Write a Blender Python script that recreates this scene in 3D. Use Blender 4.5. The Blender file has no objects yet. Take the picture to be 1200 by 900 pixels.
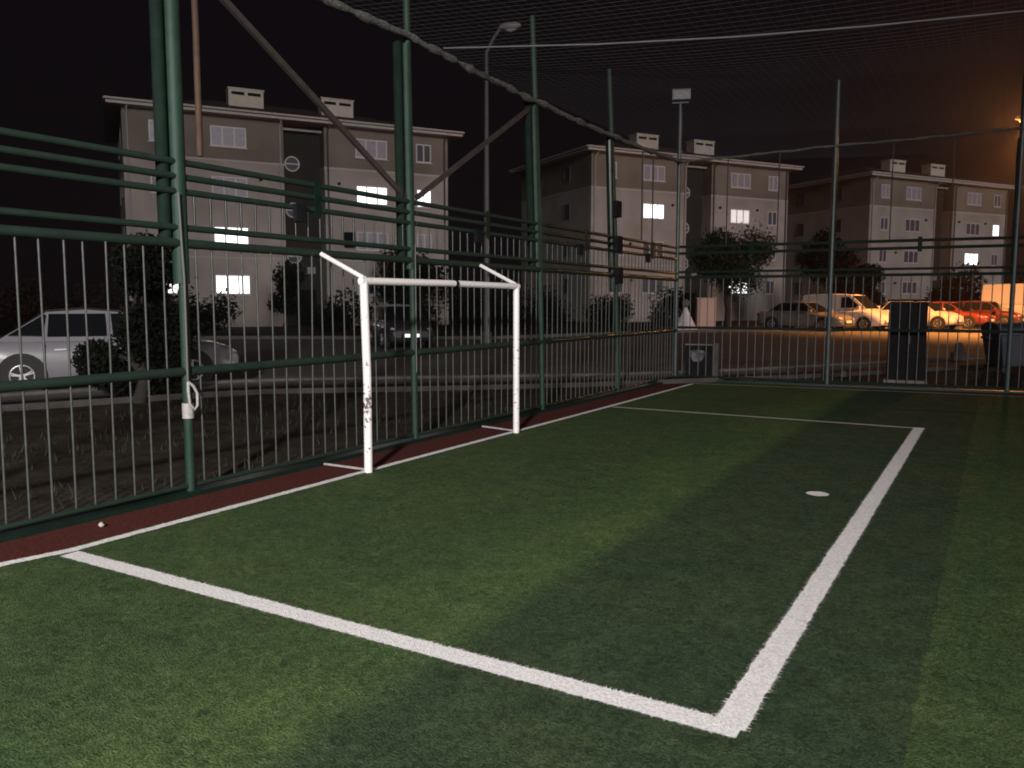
import bpy, math, random
from mathutils import Vector, Matrix, noise

random.seed(11)
sc = bpy.context.scene
C = sc.collection
# ------------------------------------------------------------------ camera
CAM = Vector((5.629, -6.561, 1.7785))
r_ = Vector((0.8609137756895822, 0.5087503637578168, 0.0007336240161852893))
u_ = Vector((-0.05072405714409774, 0.08440088505357819, 0.9951399703705079))
f_ = Vector((-0.5062159033996763, 0.856766921617812, -0.0984677671463504))
cd = bpy.data.cameras.new('camera')
cam = bpy.data.objects.new('camera', cd); C.objects.link(cam)
m = Matrix.Identity(4)
for i in range(3):
    m[i][0] = r_[i]; m[i][1] = u_[i]; m[i][2] = -f_[i]; m[i][3] = CAM[i]
cam.matrix_world = m
cd.sensor_width = 36.0
cd.lens = 36.0 * 960.75 / 1200.0
cd.dof.use_dof = True; cd.dof.focus_distance = 7.5; cd.dof.aperture_fstop = 3.2
cd.clip_start = 0.05; cd.clip_end = 2000
sc.camera = cam
# ------------------------------------------------------------------ world: night sky
w = bpy.data.worlds.new('World'); sc.world = w; w.use_nodes = True
nt = w.node_tree; nt.nodes.clear()
out = nt.nodes.new('ShaderNodeOutputWorld')
sky = nt.nodes.new('ShaderNodeTexSky'); sky.sky_type = 'NISHITA'; sky.sun_disc = False
sky.sun_elevation = math.radians(2); sky.sun_rotation = math.radians(119)
b1 = nt.nodes.new('ShaderNodeBackground'); b1.inputs[1].default_value = 0.0003
nt.links.new(sky.outputs[0], b1.inputs[0])
b2 = nt.nodes.new('ShaderNodeBackground'); b2.inputs[0].default_value = (0.0034, 0.0021, 0.0031, 1); b2.inputs[1].default_value = 1.0
ad = nt.nodes.new('ShaderNodeAddShader')
nt.links.new(b1.outputs[0], ad.inputs[0]); nt.links.new(b2.outputs[0], ad.inputs[1]); nt.links.new(ad.outputs[0], out.inputs[0])
# faint sun lamp added behind the camera for an assumed moon / town glow
sd = bpy.data.lights.new('night_glow', 'SUN'); sd.energy = 0.92; sd.angle = math.radians(12); sd.color = (1.0, 0.92, 0.89)
so = bpy.data.objects.new('night_glow', sd); C.objects.link(so)
so.rotation_euler = (-Vector((0.74, -0.60, 0.14))).to_track_quat('-Z', 'Y').to_euler()
sc.view_settings.view_transform = 'Standard'
sc.view_settings.look = 'None'
sc.view_settings.exposure = 0.0
sc.view_settings.gamma = 1.0
sc.view_settings.use_curve_mapping = False
sc.cycles.use_denoising = True
sc.cycles.filter_width = 1.8
sc.cycles.max_bounces = 6
sc.cycles.sample_clamp_indirect = 3.0
sc.cycles.sample_clamp_direct = 6.0
sc.cycles.use_adaptive_sampling = False

# ------------------------------------------------------------------ materials
def mat(name, col, rough=0.7, metal=0.0, col2=None, scale=6.0, lo=0.35, hi=0.65, bump=0.0, bscale=40.0, emit=None, es=1.0, detail=5.0, spec=None):
    mm = bpy.data.materials.new(name); mm.use_nodes = True
    n = mm.node_tree; p = n.nodes['Principled BSDF']
    p.inputs['Base Color'].default_value = (*col, 1); p.inputs['Roughness'].default_value = rough
    p.inputs['Metallic'].default_value = metal
    if spec is not None: p.inputs['Specular IOR Level'].default_value = spec
    tc = n.nodes.new('ShaderNodeTexCoord')
    if col2 is not None:
        no = n.nodes.new('ShaderNodeTexNoise'); no.inputs['Scale'].default_value = scale; no.inputs['Detail'].default_value = detail
        n.links.new(tc.outputs['Object'], no.inputs['Vector'])
        cr = n.nodes.new('ShaderNodeValToRGB'); cr.color_ramp.elements[0].position = lo; cr.color_ramp.elements[1].position = hi
        cr.color_ramp.elements[0].color = (*col, 1); cr.color_ramp.elements[1].color = (*col2, 1)
        n.links.new(no.outputs['Fac'], cr.inputs['Fac']); n.links.new(cr.outputs['Color'], p.inputs['Base Color'])
    if bump:
        nb = n.nodes.new('ShaderNodeTexNoise'); nb.inputs['Scale'].default_value = bscale; nb.inputs['Detail'].default_value = 4
        n.links.new(tc.outputs['Object'], nb.inputs['Vector'])
        bp = n.nodes.new('ShaderNodeBump'); bp.inputs['Strength'].default_value = bump; bp.inputs['Distance'].default_value = 0.02
        n.links.new(nb.outputs['Fac'], bp.inputs['Height']); n.links.new(bp.outputs['Normal'], p.inputs['Normal'])
    if emit is not None:
        p.inputs['Emission Color'].default_value = (*emit, 1); p.inputs['Emission Strength'].default_value = es
    return mm

def turf_mat():
    mm = bpy.data.materials.new('artificial_turf'); mm.use_nodes = True
    n = mm.node_tree; p = n.nodes['Principled BSDF']; L = n.links.new
    p.inputs['Roughness'].default_value = 0.85; p.inputs['Specular IOR Level'].default_value = 0.1
    g = n.nodes.new('ShaderNodeNewGeometry'); sx = n.nodes.new('ShaderNodeSeparateXYZ'); L(g.outputs['Position'], sx.inputs[0])
    # wobble of the seam
    wn = n.nodes.new('ShaderNodeTexNoise'); wn.inputs['Scale'].default_value = 9; L(g.outputs['Position'], wn.inputs['Vector'])
    ma = n.nodes.new('ShaderNodeMath'); ma.operation = 'MULTIPLY_ADD'; ma.inputs[1].default_value = 0.07; L(wn.outputs['Fac'], ma.inputs[0]); L(sx.outputs['X'], ma.inputs[2])
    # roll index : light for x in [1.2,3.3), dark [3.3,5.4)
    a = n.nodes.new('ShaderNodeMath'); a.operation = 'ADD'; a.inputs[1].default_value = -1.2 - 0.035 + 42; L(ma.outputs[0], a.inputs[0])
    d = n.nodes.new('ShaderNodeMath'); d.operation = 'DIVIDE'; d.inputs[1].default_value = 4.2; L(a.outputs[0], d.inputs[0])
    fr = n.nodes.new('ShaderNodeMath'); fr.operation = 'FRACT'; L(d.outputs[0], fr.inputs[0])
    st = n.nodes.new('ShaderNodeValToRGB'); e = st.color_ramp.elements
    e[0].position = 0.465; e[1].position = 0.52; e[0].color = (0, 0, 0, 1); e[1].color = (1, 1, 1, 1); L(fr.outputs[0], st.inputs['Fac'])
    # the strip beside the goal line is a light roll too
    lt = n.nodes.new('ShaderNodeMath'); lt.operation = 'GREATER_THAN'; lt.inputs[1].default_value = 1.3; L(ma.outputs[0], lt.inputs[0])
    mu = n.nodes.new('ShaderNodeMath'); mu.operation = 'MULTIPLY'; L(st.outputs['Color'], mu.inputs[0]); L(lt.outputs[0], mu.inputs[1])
    def noise2(scale, det=6, dist=0.0, stretch=None):
        q = n.nodes.new('ShaderNodeTexNoise'); q.inputs['Scale'].default_value = scale; q.inputs['Detail'].default_value = det; q.inputs['Distortion'].default_value = dist
        L(g.outputs['Position'], q.inputs['Vector']); return q
    def ramp(src, lo, hi, c0, c1):
        cr = n.nodes.new('ShaderNodeValToRGB'); cr.color_ramp.elements[0].position = lo; cr.color_ramp.elements[1].position = hi
        cr.color_ramp.elements[0].color = (*c0, 1); cr.color_ramp.elements[1].color = (*c1, 1); L(src.outputs['Fac'], cr.inputs['Fac']); return cr
    fine = noise2(95, 6); fine2 = noise2(24, 7, 1.2); big = noise2(0.9, 4); mid = noise2(5, 5)
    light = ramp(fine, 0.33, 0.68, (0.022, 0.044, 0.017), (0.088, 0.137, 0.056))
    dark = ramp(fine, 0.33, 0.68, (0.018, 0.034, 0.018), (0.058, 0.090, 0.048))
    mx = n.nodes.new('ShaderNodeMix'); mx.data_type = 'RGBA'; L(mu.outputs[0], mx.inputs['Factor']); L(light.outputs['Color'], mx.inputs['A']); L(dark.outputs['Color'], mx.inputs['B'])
    worn = ramp(big, 0.35, 0.72, (0.80, 0.84, 0.86), (1.10, 1.0, 0.94))
    m1 = n.nodes.new('ShaderNodeMix'); m1.data_type = 'RGBA'; m1.blend_type = 'MULTIPLY'; m1.inputs['Factor'].default_value = 1; L(mx.outputs['Result'], m1.inputs['A']); L(worn.outputs['Color'], m1.inputs['B'])
    mm2 = ramp(mid, 0.3, 0.7, (0.80, 0.81, 0.82), (1.18, 1.15, 1.12))
    m2 = n.nodes.new('ShaderNodeMix'); m2.data_type = 'RGBA'; m2.blend_type = 'MULTIPLY'; m2.inputs['Factor'].default_value = 1; L(m1.outputs['Result'], m2.inputs['A']); L(mm2.outputs['Color'], m2.inputs['B'])
    f3 = ramp(fine2, 0.3, 0.7, (0.50, 0.54, 0.52), (1.48, 1.44, 1.38))
    m3 = n.nodes.new('ShaderNodeMix'); m3.data_type = 'RGBA'; m3.blend_type = 'MULTIPLY'; m3.inputs['Factor'].default_value = 1; L(m2.outputs['Result'], m3.inputs['A']); L(f3.outputs['Color'], m3.inputs['B'])
    # the light roll is paler towards its edge
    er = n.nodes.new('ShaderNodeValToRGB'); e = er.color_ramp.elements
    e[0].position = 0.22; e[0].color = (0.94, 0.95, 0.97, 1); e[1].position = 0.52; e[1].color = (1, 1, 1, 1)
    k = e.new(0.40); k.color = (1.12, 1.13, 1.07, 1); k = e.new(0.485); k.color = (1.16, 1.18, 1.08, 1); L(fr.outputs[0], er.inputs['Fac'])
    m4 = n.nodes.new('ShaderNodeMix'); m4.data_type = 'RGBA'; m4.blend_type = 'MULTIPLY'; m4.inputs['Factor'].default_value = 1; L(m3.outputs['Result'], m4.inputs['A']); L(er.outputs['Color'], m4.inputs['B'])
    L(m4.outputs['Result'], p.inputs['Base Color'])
    bp = n.nodes.new('ShaderNodeBump'); bp.inputs['Strength'].default_value = 0.8; bp.inputs['Distance'].default_value = 0.02
    L(fine.outputs['Fac'], bp.inputs['Height']); L(bp.outputs['Normal'], p.inputs['Normal'])
    return mm

M = {}
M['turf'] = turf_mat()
M['line'] = mat('painted_turf_line', (0.60, 0.58, 0.57), 0.85, 0, (0.86, 0.83, 0.82), 60, 0.3, 0.6, 0.8, 120, spec=0.2)
M['line_thin'] = mat('worn_turf_line', (0.30, 0.29, 0.27), 0.85, 0, (0.62, 0.58, 0.56), 40, 0.3, 0.6, 0.8, 120, spec=0.2)
M['red'] = mat('red_rubber', (0.044, 0.010, 0.008), 0.9, 0, (0.102, 0.026, 0.019), 30, 0.3, 0.7, 0.6, 90, spec=0.15)
M['soil'] = mat('dry_soil', (0.020, 0.015, 0.011), 0.95, 0, (0.052, 0.041, 0.031), 3.0, 0.3, 0.7, 0.9, 22, spec=0.1, detail=8)
M['asphalt'] = mat('asphalt', (0.052, 0.046, 0.041), 0.85, 0, (0.095, 0.085, 0.076), 1.2, 0.3, 0.7, 0.3, 60, detail=8)
M['kerb'] = mat('kerb_concrete', (0.06, 0.056, 0.052), 0.9, 0, (0.12, 0.11, 0.103), 4, 0.3, 0.7, 0.3, 40)
M['pave'] = mat('pavement', (0.038, 0.031, 0.027), 0.9, 0, (0.068, 0.058, 0.052), 3, 0.3, 0.7, 0.3, 40)
M['green'] = mat('green_paint', (0.010, 0.029, 0.019), 0.6, 0.0, (0.016, 0.040, 0.027), 9, 0.3, 0.7, 0.15, 50, spec=0.3)
M['darkgreen'] = mat('dark_green_paint', (0.005, 0.014, 0.010), 0.3, 0.0, (0.008, 0.021, 0.014), 9, 0.3, 0.7)
M['rail'] = mat('dark_green_rail_paint', (0.005, 0.016, 0.010), 0.65, 0.0, (0.008, 0.023, 0.015), 9, 0.3, 0.7)
M['paintbar'] = mat('dull_grey_green_bar', (0.036, 0.041, 0.037), 0.5, 0.2, (0.068, 0.075, 0.069), 12, 0.3, 0.7)
M['matte'] = mat('dull_dark_green_paint', (0.006, 0.013, 0.010), 0.85, 0.0, (0.010, 0.020, 0.015), 9, 0.3, 0.7, spec=0.1)
M['bar'] = mat('grey_green_bar', (0.058, 0.064, 0.060), 0.45, 0.2, (0.105, 0.112, 0.106), 12, 0.3, 0.7)
M['bluegrey'] = mat('blue_grey_paint', (0.028, 0.046, 0.046), 0.4, 0.1, (0.045, 0.066, 0.066), 8, 0.3, 0.7)
M['rust'] = mat('brown_rusty_pipe', (0.040, 0.021, 0.012), 0.8, 0.0, (0.070, 0.036, 0.020), 10, 0.3, 0.7)
M['brace'] = mat('brown_brace', (0.026, 0.021, 0.018), 0.7, 0.0, (0.046, 0.036, 0.031), 10, 0.3, 0.7)
M['rope'] = mat('bunched_net_rope', (0.035, 0.035, 0.030), 0.9, 0, (0.125, 0.12, 0.105), 22, 0.3, 0.7, 0.8, 60)
M['thread'] = mat('net_thread', (0.10, 0.095, 0.10), 0.8)
M['cable'] = mat('pale_strand', (0.10, 0.098, 0.097), 0.7)
M['tape'] = mat('white_wrap', (0.26, 0.245, 0.225), 0.7, 0, (0.38, 0.36, 0.335), 30, 0.3, 0.7)
M['galv'] = mat('galvanised_steel', (0.08, 0.08, 0.088), 0.6, 0.2, (0.12, 0.118, 0.126), 10, 0.3, 0.7)
M['lampwhite'] = mat('lamp_housing', (0.26, 0.25, 0.25), 0.5)
M['lampglass'] = mat('lamp_glass', (0.34, 0.33, 0.33), 0.35)
M['black'] = mat('black_rubber', (0.012, 0.012, 0.012), 0.7)
M['dark'] = mat('dark_panel', (0.006, 0.006, 0.0075), 0.8, 0, (0.011, 0.011, 0.012), 6, 0.3, 0.7, spec=0.08)
M['chrome'] = mat('alloy', (0.45, 0.45, 0.47), 0.3, 0.8)
M['glass'] = mat('dark_car_glass', (0.008, 0.009, 0.011), 0.08)
M['headlamp'] = mat('headlamp_lens', (0.75, 0.75, 0.78), 0.1)
M['taillamp'] = mat('taillamp_lens', (0.18, 0.012, 0.010), 0.2)
M['plate_glow'] = mat('glowing_number_plate', (0.85, 0.85, 0.85), 0.4, emit=(1, 0.98, 1.0), es=1.1)  # emission put in for the glare the plate throws back; no lamp here
M['plate'] = mat('number_plate', (0.7, 0.7, 0.68), 0.5)
M['stucco'] = mat('beige_render', (0.30, 0.268, 0.254), 0.9, 0, (0.45, 0.41, 0.39), 0.45, 0.3, 0.7, 0.2, 30, detail=8)
M['taupe'] = mat('taupe_render', (0.155, 0.134, 0.112), 0.9, 0, (0.235, 0.205, 0.172), 0.45, 0.3, 0.7, 0.2, 30, detail=8)
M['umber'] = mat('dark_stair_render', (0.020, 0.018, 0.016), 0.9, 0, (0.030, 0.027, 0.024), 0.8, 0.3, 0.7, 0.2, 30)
M['trim'] = mat('white_trim', (0.47, 0.44, 0.425), 0.85)
M['roof'] = mat('dark_roof_tiles', (0.035, 0.022, 0.020), 0.9, 0, (0.055, 0.034, 0.030), 3, 0.3, 0.7)
M['chim'] = mat('chimney_render', (0.50, 0.47, 0.42), 0.9, 0, (0.60, 0.56, 0.50), 2, 0.3, 0.7)
M['pvc'] = mat('white_window_frame', (0.60, 0.58, 0.62), 0.5)
M['pane'] = mat('dim_pane', (0.10, 0.10, 0.125), 0.15)
M['curtain'] = mat('curtained_pane', (0.27, 0.26, 0.32), 0.4, 0, (0.36, 0.345, 0.41), 5, 0.3, 0.7)
M['lit'] = mat('lit_pane', (0.8, 0.8, 0.8), 0.5, emit=(0.98, 0.97, 1.0), es=2.2)
M['litwarm'] = mat('lit_curtained_pane', (0.8, 0.8, 0.8), 0.5, emit=(1.0, 0.90, 0.86), es=0.62)
M['bark'] = mat('bark', (0.018, 0.014, 0.011), 0.95, 0, (0.036, 0.029, 0.023), 14, 0.3, 0.7, 0.8, 30)
M['leaf'] = mat('leaf', (0.014, 0.019, 0.010), 0.75, 0, (0.030, 0.038, 0.020), 2.2, 0.3, 0.7, spec=0.1)
M['leafdark'] = mat('dark_leaf', (0.005, 0.006, 0.0045), 0.85, 0, (0.010, 0.012, 0.008), 2.2, 0.3, 0.7, spec=0.1)
M['leafred'] = mat('russet_leaf', (0.022, 0.012, 0.009), 0.8, 0, (0.040, 0.022, 0.016), 2.2, 0.3, 0.7, spec=0.1)
M['grassy'] = mat('dull_grass', (0.012, 0.014, 0.007), 0.9, 0, (0.026, 0.028, 0.014), 3, 0.3, 0.7)
M['pink'] = mat('pinkish_cabinet', (0.55, 0.34, 0.28), 0.7, 0, (0.62, 0.40, 0.33), 3, 0.3, 0.7)
M['sheet'] = mat('white_sheet', (0.62, 0.56, 0.58), 0.85, 0, (0.74, 0.68, 0.70), 6, 0.3, 0.7)
M['bin'] = mat('blue_grey_plastic', (0.022, 0.030, 0.050), 0.6, 0, (0.040, 0.050, 0.072), 4, 0.3, 0.7)
M['sodium'] = mat('sodium_glass', (0.9, 0.6, 0.3), 0.4, emit=(1.0, 0.36, 0.06), es=40)
M['wallblock'] = mat('rough_concrete', (0.10, 0.085, 0.075), 0.9, 0, (0.17, 0.145, 0.13), 5, 0.3, 0.7, 0.5, 20)
M['graffiti'] = mat('grey_paint_patch', (0.03, 0.028, 0.03), 0.8, 0, (0.11, 0.105, 0.11), 7, 0.45, 0.62)
M['dirtywhite'] = None
def goal_paint(chips):
    mm = bpy.data.materials.new('chipped_white_paint'); mm.use_nodes = True
    n = mm.node_tree; p = n.nodes['Principled BSDF']; L = n.links.new
    p.inputs['Roughness'].default_value = 0.4
    g = n.nodes.new('ShaderNodeNewGeometry'); sx = n.nodes.new('ShaderNodeSeparateXYZ'); L(g.outputs['Position'], sx.inputs[0])
    no = n.nodes.new('ShaderNodeTexNoise'); no.inputs['Scale'].default_value = 22; no.inputs['Detail'].default_value = 6; no.inputs['Roughness'].default_value = 0.65; L(g.outputs['Position'], no.inputs['Vector'])
    # rusted band near 0.5 - 1.0 m, where hands and balls hit it
    cr = n.nodes.new('ShaderNodeValToRGB'); e = cr.color_ramp.elements
    e[0].position = 0.05; e[0].color = (0.02, 0.02, 0.02, 1); e[1].position = 1.0; e[1].color = (0, 0, 0, 1)
    a = e.new(0.20); a.color = (0.06, 0.06, 0.06, 1); a = e.new(0.36); a.color = (chips, chips, chips, 1); a = e.new(0.50); a.color = (0.04, 0.04, 0.04, 1)
    dv = n.nodes.new('ShaderNodeMath'); dv.operation = 'DIVIDE'; dv.inputs[1].default_value = 2.0; L(sx.outputs['Z'], dv.inputs[0]); L(dv.outputs[0], cr.inputs['Fac'])
    ad = n.nodes.new('ShaderNodeMath'); ad.operation = 'ADD'; L(no.outputs['Fac'], ad.inputs[0]); L(cr.outputs['Color'], ad.inputs[1])
    c2 = n.nodes.new('ShaderNodeValToRGB'); e = c2.color_ramp.elements
    e[0].position = 0.63; e[0].color = (0.78, 0.74, 0.72, 1); e[1].position = 0.69; e[1].color = (0.10, 0.075, 0.065, 1); L(ad.outputs[0], c2.inputs['Fac'])
    L(c2.outputs['Color'], p.inputs['Base Color'])
    return mm
M['groundbar'] = mat('dulled_white_paint', (0.26, 0.23, 0.22), 0.6, 0, (0.40, 0.36, 0.34), 14, 0.3, 0.7)
M['goalL'] = goal_paint(0.17); M['goalR'] = goal_paint(0.05)
def paint(name, col, rough=0.28):
    q = mat(name, col, rough); q.node_tree.nodes['Principled BSDF'].inputs['Coat Weight'].default_value = 0.4; return q
M['silver'] = paint('silver_car_paint', (0.23, 0.222, 0.243)); M['white_car'] = paint('white_car_paint', (0.56, 0.54, 0.53)); M['red_car'] = paint('red_car_paint', (0.13, 0.022, 0.018))
M['dark_car'] = paint('dark_car_paint', (0.03, 0.03, 0.034)); M['maroon'] = paint('maroon_car_paint', (0.075, 0.013, 0.011)); M['beige_car'] = paint('pale_car_paint', (0.16, 0.145, 0.13))

# ------------------------------------------------------------------ helpers
class MB:
    def __init__(s): s.v = []; s.f = []; s.sm = []
    def face(s, idx, smooth=False): s.f.append(tuple(idx)); s.sm.append(smooth)
    def box(s, x0, x1, y0, y1, z0, z1):
        b = len(s.v)
        s.v += [(x0,y0,z0),(x1,y0,z0),(x1,y1,z0),(x0,y1,z0),(x0,y0,z1),(x1,y0,z1),(x1,y1,z1),(x0,y1,z1)]
        for q in ((0,3,2,1),(4,5,6,7),(0,1,5,4),(1,2,6,5),(2,3,7,6),(3,0,4,7)): s.face([b+i for i in q])
        return s
    def bar(s, a, c, wd, ht):   # rectangular bar from a to c; wd horizontal, ht vertical-ish
        a = Vector(a); c = Vector(c); d = (c-a).normalized()
        up = Vector((0,0,1)) if abs(d.z) < 0.95 else Vector((1,0,0))
        x = d.cross(up).normalized(); y = x.cross(d)
        b = len(s.v)
        for p in (a, c):
            for i, j in ((-1,-1),(1,-1),(1,1),(-1,1)): s.v.append(tuple(p + x*i*wd/2 + y*j*ht/2))
        for q in ((3,2,1,0),(4,5,6,7),(0,1,5,4),(1,2,6,5),(2,3,7,6),(3,0,4,7)): s.face([b+i for i in q])
        return s
    def tube(s, pts, r, n=10, cap=True):
        pts = [Vector(p) for p in pts]; rs = r if isinstance(r, (list, tuple)) else [r]*len(pts)
        b0 = len(s.v); px = None
        for i, p in enumerate(pts):
            d = (pts[min(i+1, len(pts)-1)] - pts[max(i-1, 0)]).normalized()
            if px is None:
                up = Vector((0,0,1)) if abs(d.z) < 0.9 else Vector((1,0,0)); px = d.cross(up).normalized()
            px = (px - d*px.dot(d)).normalized(); py = d.cross(px)
            for k in range(n):
                t = 2*math.pi*k/n; s.v.append(tuple(p + (px*math.cos(t) + py*math.sin(t))*rs[i]))
        for i in range(len(pts)-1):
            for k in range(n):
                a = b0+i*n+k; c = b0+i*n+(k+1) % n; s.face((a, c, c+n, a+n), True)
        if cap:
            e = b0+(len(pts)-1)*n; c0 = len(s.v); s.v += s.v[b0:b0+n]; c1 = len(s.v); s.v += s.v[e:e+n]; s.face([c0+k for k in reversed(range(n))]); s.face([c1+k for k in range(n)])
        return s
    def disc_y(s, c, r, y0, y1, n=24):   # cylinder with axis along y
        return s.tube([(c[0], y0, c[1]), (c[0], y1, c[1])], r, n)
    def poly(s, pts, smooth=False):
        b = len(s.v); s.v += [tuple(p) for p in pts]; s.face(range(b, b+len(pts)), smooth); return s
    def slab(s, pts, off):   # thick plate: polygon pts extruded by vector off
        b = len(s.v); k = len(pts); off = Vector(off)
        s.v += [tuple(Vector(p)) for p in pts] + [tuple(Vector(p)+off) for p in pts]
        s.face([b+i for i in reversed(range(k))]); s.face([b+k+i for i in range(k)])
        for i in range(k): j = (i+1) % k; s.face((b+i, b+j, b+k+j, b+k+i))
        return s
    def mesh(s, name, mt):
        me = bpy.data.meshes.new(name); me.from_pydata(s.v, [], s.f)
        for p, q in zip(me.polygons, s.sm): p.use_smooth = q
        if mt is not None: me.materials.append(mt)
        me.update(); return me
    def build(s, name, mt, parent=None, loc=None, bevel=0.0):
        return link(name, s.mesh(name, mt), parent, loc, bevel)
def link(name, me, parent=None, loc=None, bevel=0.0):
    o = bpy.data.objects.new(name, me); C.objects.link(o)
    if parent: o.parent = parent
    if loc: o.location = loc
    if bevel:
        bm = o.modifiers.new('bevel', 'BEVEL'); bm.width = bevel; bm.segments = 2; bm.limit_method = 'ANGLE'; bm.angle_limit = math.radians(35)
    return o
def tag(o, label=None, cat=None, group=None, kind=None):
    if label: o['label'] = label
    if cat: o['category'] = cat
    if group: o['group'] = group
    if kind: o['kind'] = kind
    return o
def empty(name, loc, rz=0.0, label=None, cat=None, group=None):
    o = bpy.data.objects.new(name, None); C.objects.link(o); o.location = loc; o.rotation_euler = (0, 0, rz); o.empty_display_size = 0.3
    return tag(o, label, cat, group)
def az(deg):  # direction on the ground, degrees from +Y towards +X
    return Vector((math.sin(math.radians(deg)), math.cos(math.radians(deg)), 0))

# ------------------------------------------------------------------ ground
def sm(t): t = max(0.0, min(1.0, t)); return t*t*(3-2*t)
def back_y(x): return 11.66 + 0.10*(x+0.75)
def zg(x, y):
    d = max(-0.9-x, y-back_y(x)-0.5, -14-y, x-16, 0.0)
    return 0.12*sm((d-0.5)/6.0) + 0.25*sm((d-8)/14.0)
xs = [-900,-500,-300,-200,-150,-110,-80,-60] + [ -50+i for i in range(0, 49)] + [-1.0, -0.3] + [1+i*2 for i in range(0, 30)] + [70,90,120,160,220,320,520,900]
ys = [-900,-500,-300,-150,-80,-50,-35,-25] + [-20+i for i in range(0, 31)] + [11+i for i in range(0, 70)] + [90,110,140,200,300,500,900]
xs = sorted(set(xs)); ys = sorted(set(ys))
g = MB()
for y in ys:
    for x in xs:
        inside = (-0.7 < x < 16.5 and -14.5 < y < 11.5)
        g.v.append((x, y, zg(x, y) - (0.05 if inside else 0) + (0 if inside else 0.015*noise.noise((x*0.6, y*0.6, 0)))))
nx = len(xs)
for j in range(len(ys)-1):
    for i in range(nx-1):
        a = j*nx+i; g.face((a, a+1, a+nx+1, a+nx), True)
tag(g.build('ground', M['soil']), kind='structure')
# turf : a closed sheet over the sunk bed
t = MB(); N = 60
bx0, bx1 = -0.12, 16.0
t.poly([(bx0,-14,0),(bx1,-14,0),(bx1,back_y(bx1)-0.02,0),(bx0,back_y(bx0)-0.02,0)])
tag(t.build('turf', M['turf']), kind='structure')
rd = MB(); rd.poly([(-0.70,-14,0.0),(bx0,-14,0.0),(bx0,back_y(bx0)-0.02,0.0),(-0.70,back_y(-0.70)-0.02,0.0)])
tag(rd.build('red_track', M['red']), kind='structure')
pl = MB(); pl.box(-0.86,-0.66,-14,back_y(-0.75)+0.1,-0.1,0.045)
pl.bar((-0.66,back_y(-0.66)+0.05,-0.027),(16.2,back_y(16.2)+0.05,-0.027),0.2,0.145)
tag(pl.build('fence_footing', M['darkgreen']), kind='structure')

def strip(name, pts, width, mt, z, jit=0.006, step=0.008):
    P = [Vector((p[0], p[1], 0)) for p in pts]; s = MB(); L = []; acc = 0
    for a, b in zip(P[:-1], P[1:]):
        k = max(1, int((b-a).length/step))
        for i in range(k): L.append(a + (b-a)*(i/k))
    L.append(P[-1])
    for i, p in enumerate(L):
        d = (L[min(i+1, len(L)-1)] - L[max(i-1, 0)]).normalized(); nn = Vector((-d.y, d.x, 0))
        wob = 0.35*jit*noise.noise((p.x*3, p.y*3, 2))
        e1 = width/2 + wob + jit*random.uniform(-1, 1)*0.55 + jit*noise.noise((p.x*14, p.y*14, 0)) + .4*jit*noise.noise((p.x*37, p.y*37, 0)); e2 = width/2 - wob + jit*random.uniform(-1, 1)*0.55 + jit*noise.noise((p.x*14, p.y*14, 9)) + .4*jit*noise.noise((p.x*37, p.y*37, 9))
        s.v.append((p.x+nn.x*e1, p.y+nn.y*e1, z)); s.v.append((p.x-nn.x*e2, p.y-nn.y*e2, z))
    for i in range(len(L)-1): s.face((2*i, 2*i+1, 2*i+3, 2*i+2))
    for i in range(1, len(L)-1):
        d = (L[i+1]-L[i]).normalized(); nn = Vector((-d.y, d.x, 0))
        for k, sg in ((0, 1), (1, -1)):
            for _ in range(2):
                e = Vector(s.v[2*i+k]) + d*random.uniform(-.006, .006); ln = random.random()**2*0.026; t = random.uniform(.0012, .003)
                tip = e + nn*sg*ln + d*random.uniform(-.012, .012); e = e - nn*sg*.006
                s.poly([(e.x-d.x*t, e.y-d.y*t, z+.0008), (e.x+d.x*t, e.y+d.y*t, z+.0008), (tip.x, tip.y, z+.0012)])
    return tag(s.build(name, mt), kind='structure')
strip('goal_line', [(-0.05,-14),(-0.12,-3.62),(-0.03,-3.22),(-0.04,-1.0),(-0.05,0.2),(-0.055,3.2),(-0.06,6.5),(-0.10,10.98)], 0.085, M['line'], 0.006)
strip('touch_line', [(-0.10,10.98),(2.5,11.34),(6.13,11.78),(15.5,12.9)], 0.07, M['line_thin'], 0.009)
strip('penalty_area_line', [(0.03,-3.27),(0.6,-3.27),(4.79,-3.268)], 0.134, M['line'], 0.003)
strip('penalty_area_line', [(4.739,-3.268),(4.739,6.40)], 0.134, M['line'], 0.006)
strip('penalty_area_line', [(0.0,6.35),(2.5,6.36),(4.79,6.349)], 0.09, M['line_thin'], 0.003)
ps = MB(); ps.poly([(4.26+(0.10+0.006*random.uniform(-1,1))*math.cos(k*math.pi/24), 1.38+(0.10+0.006*random.uniform(-1,1))*math.sin(k*math.pi/24), 0.004) for k in range(48)])
tag(ps.build('penalty_spot', M['line']), kind='structure')

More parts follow.
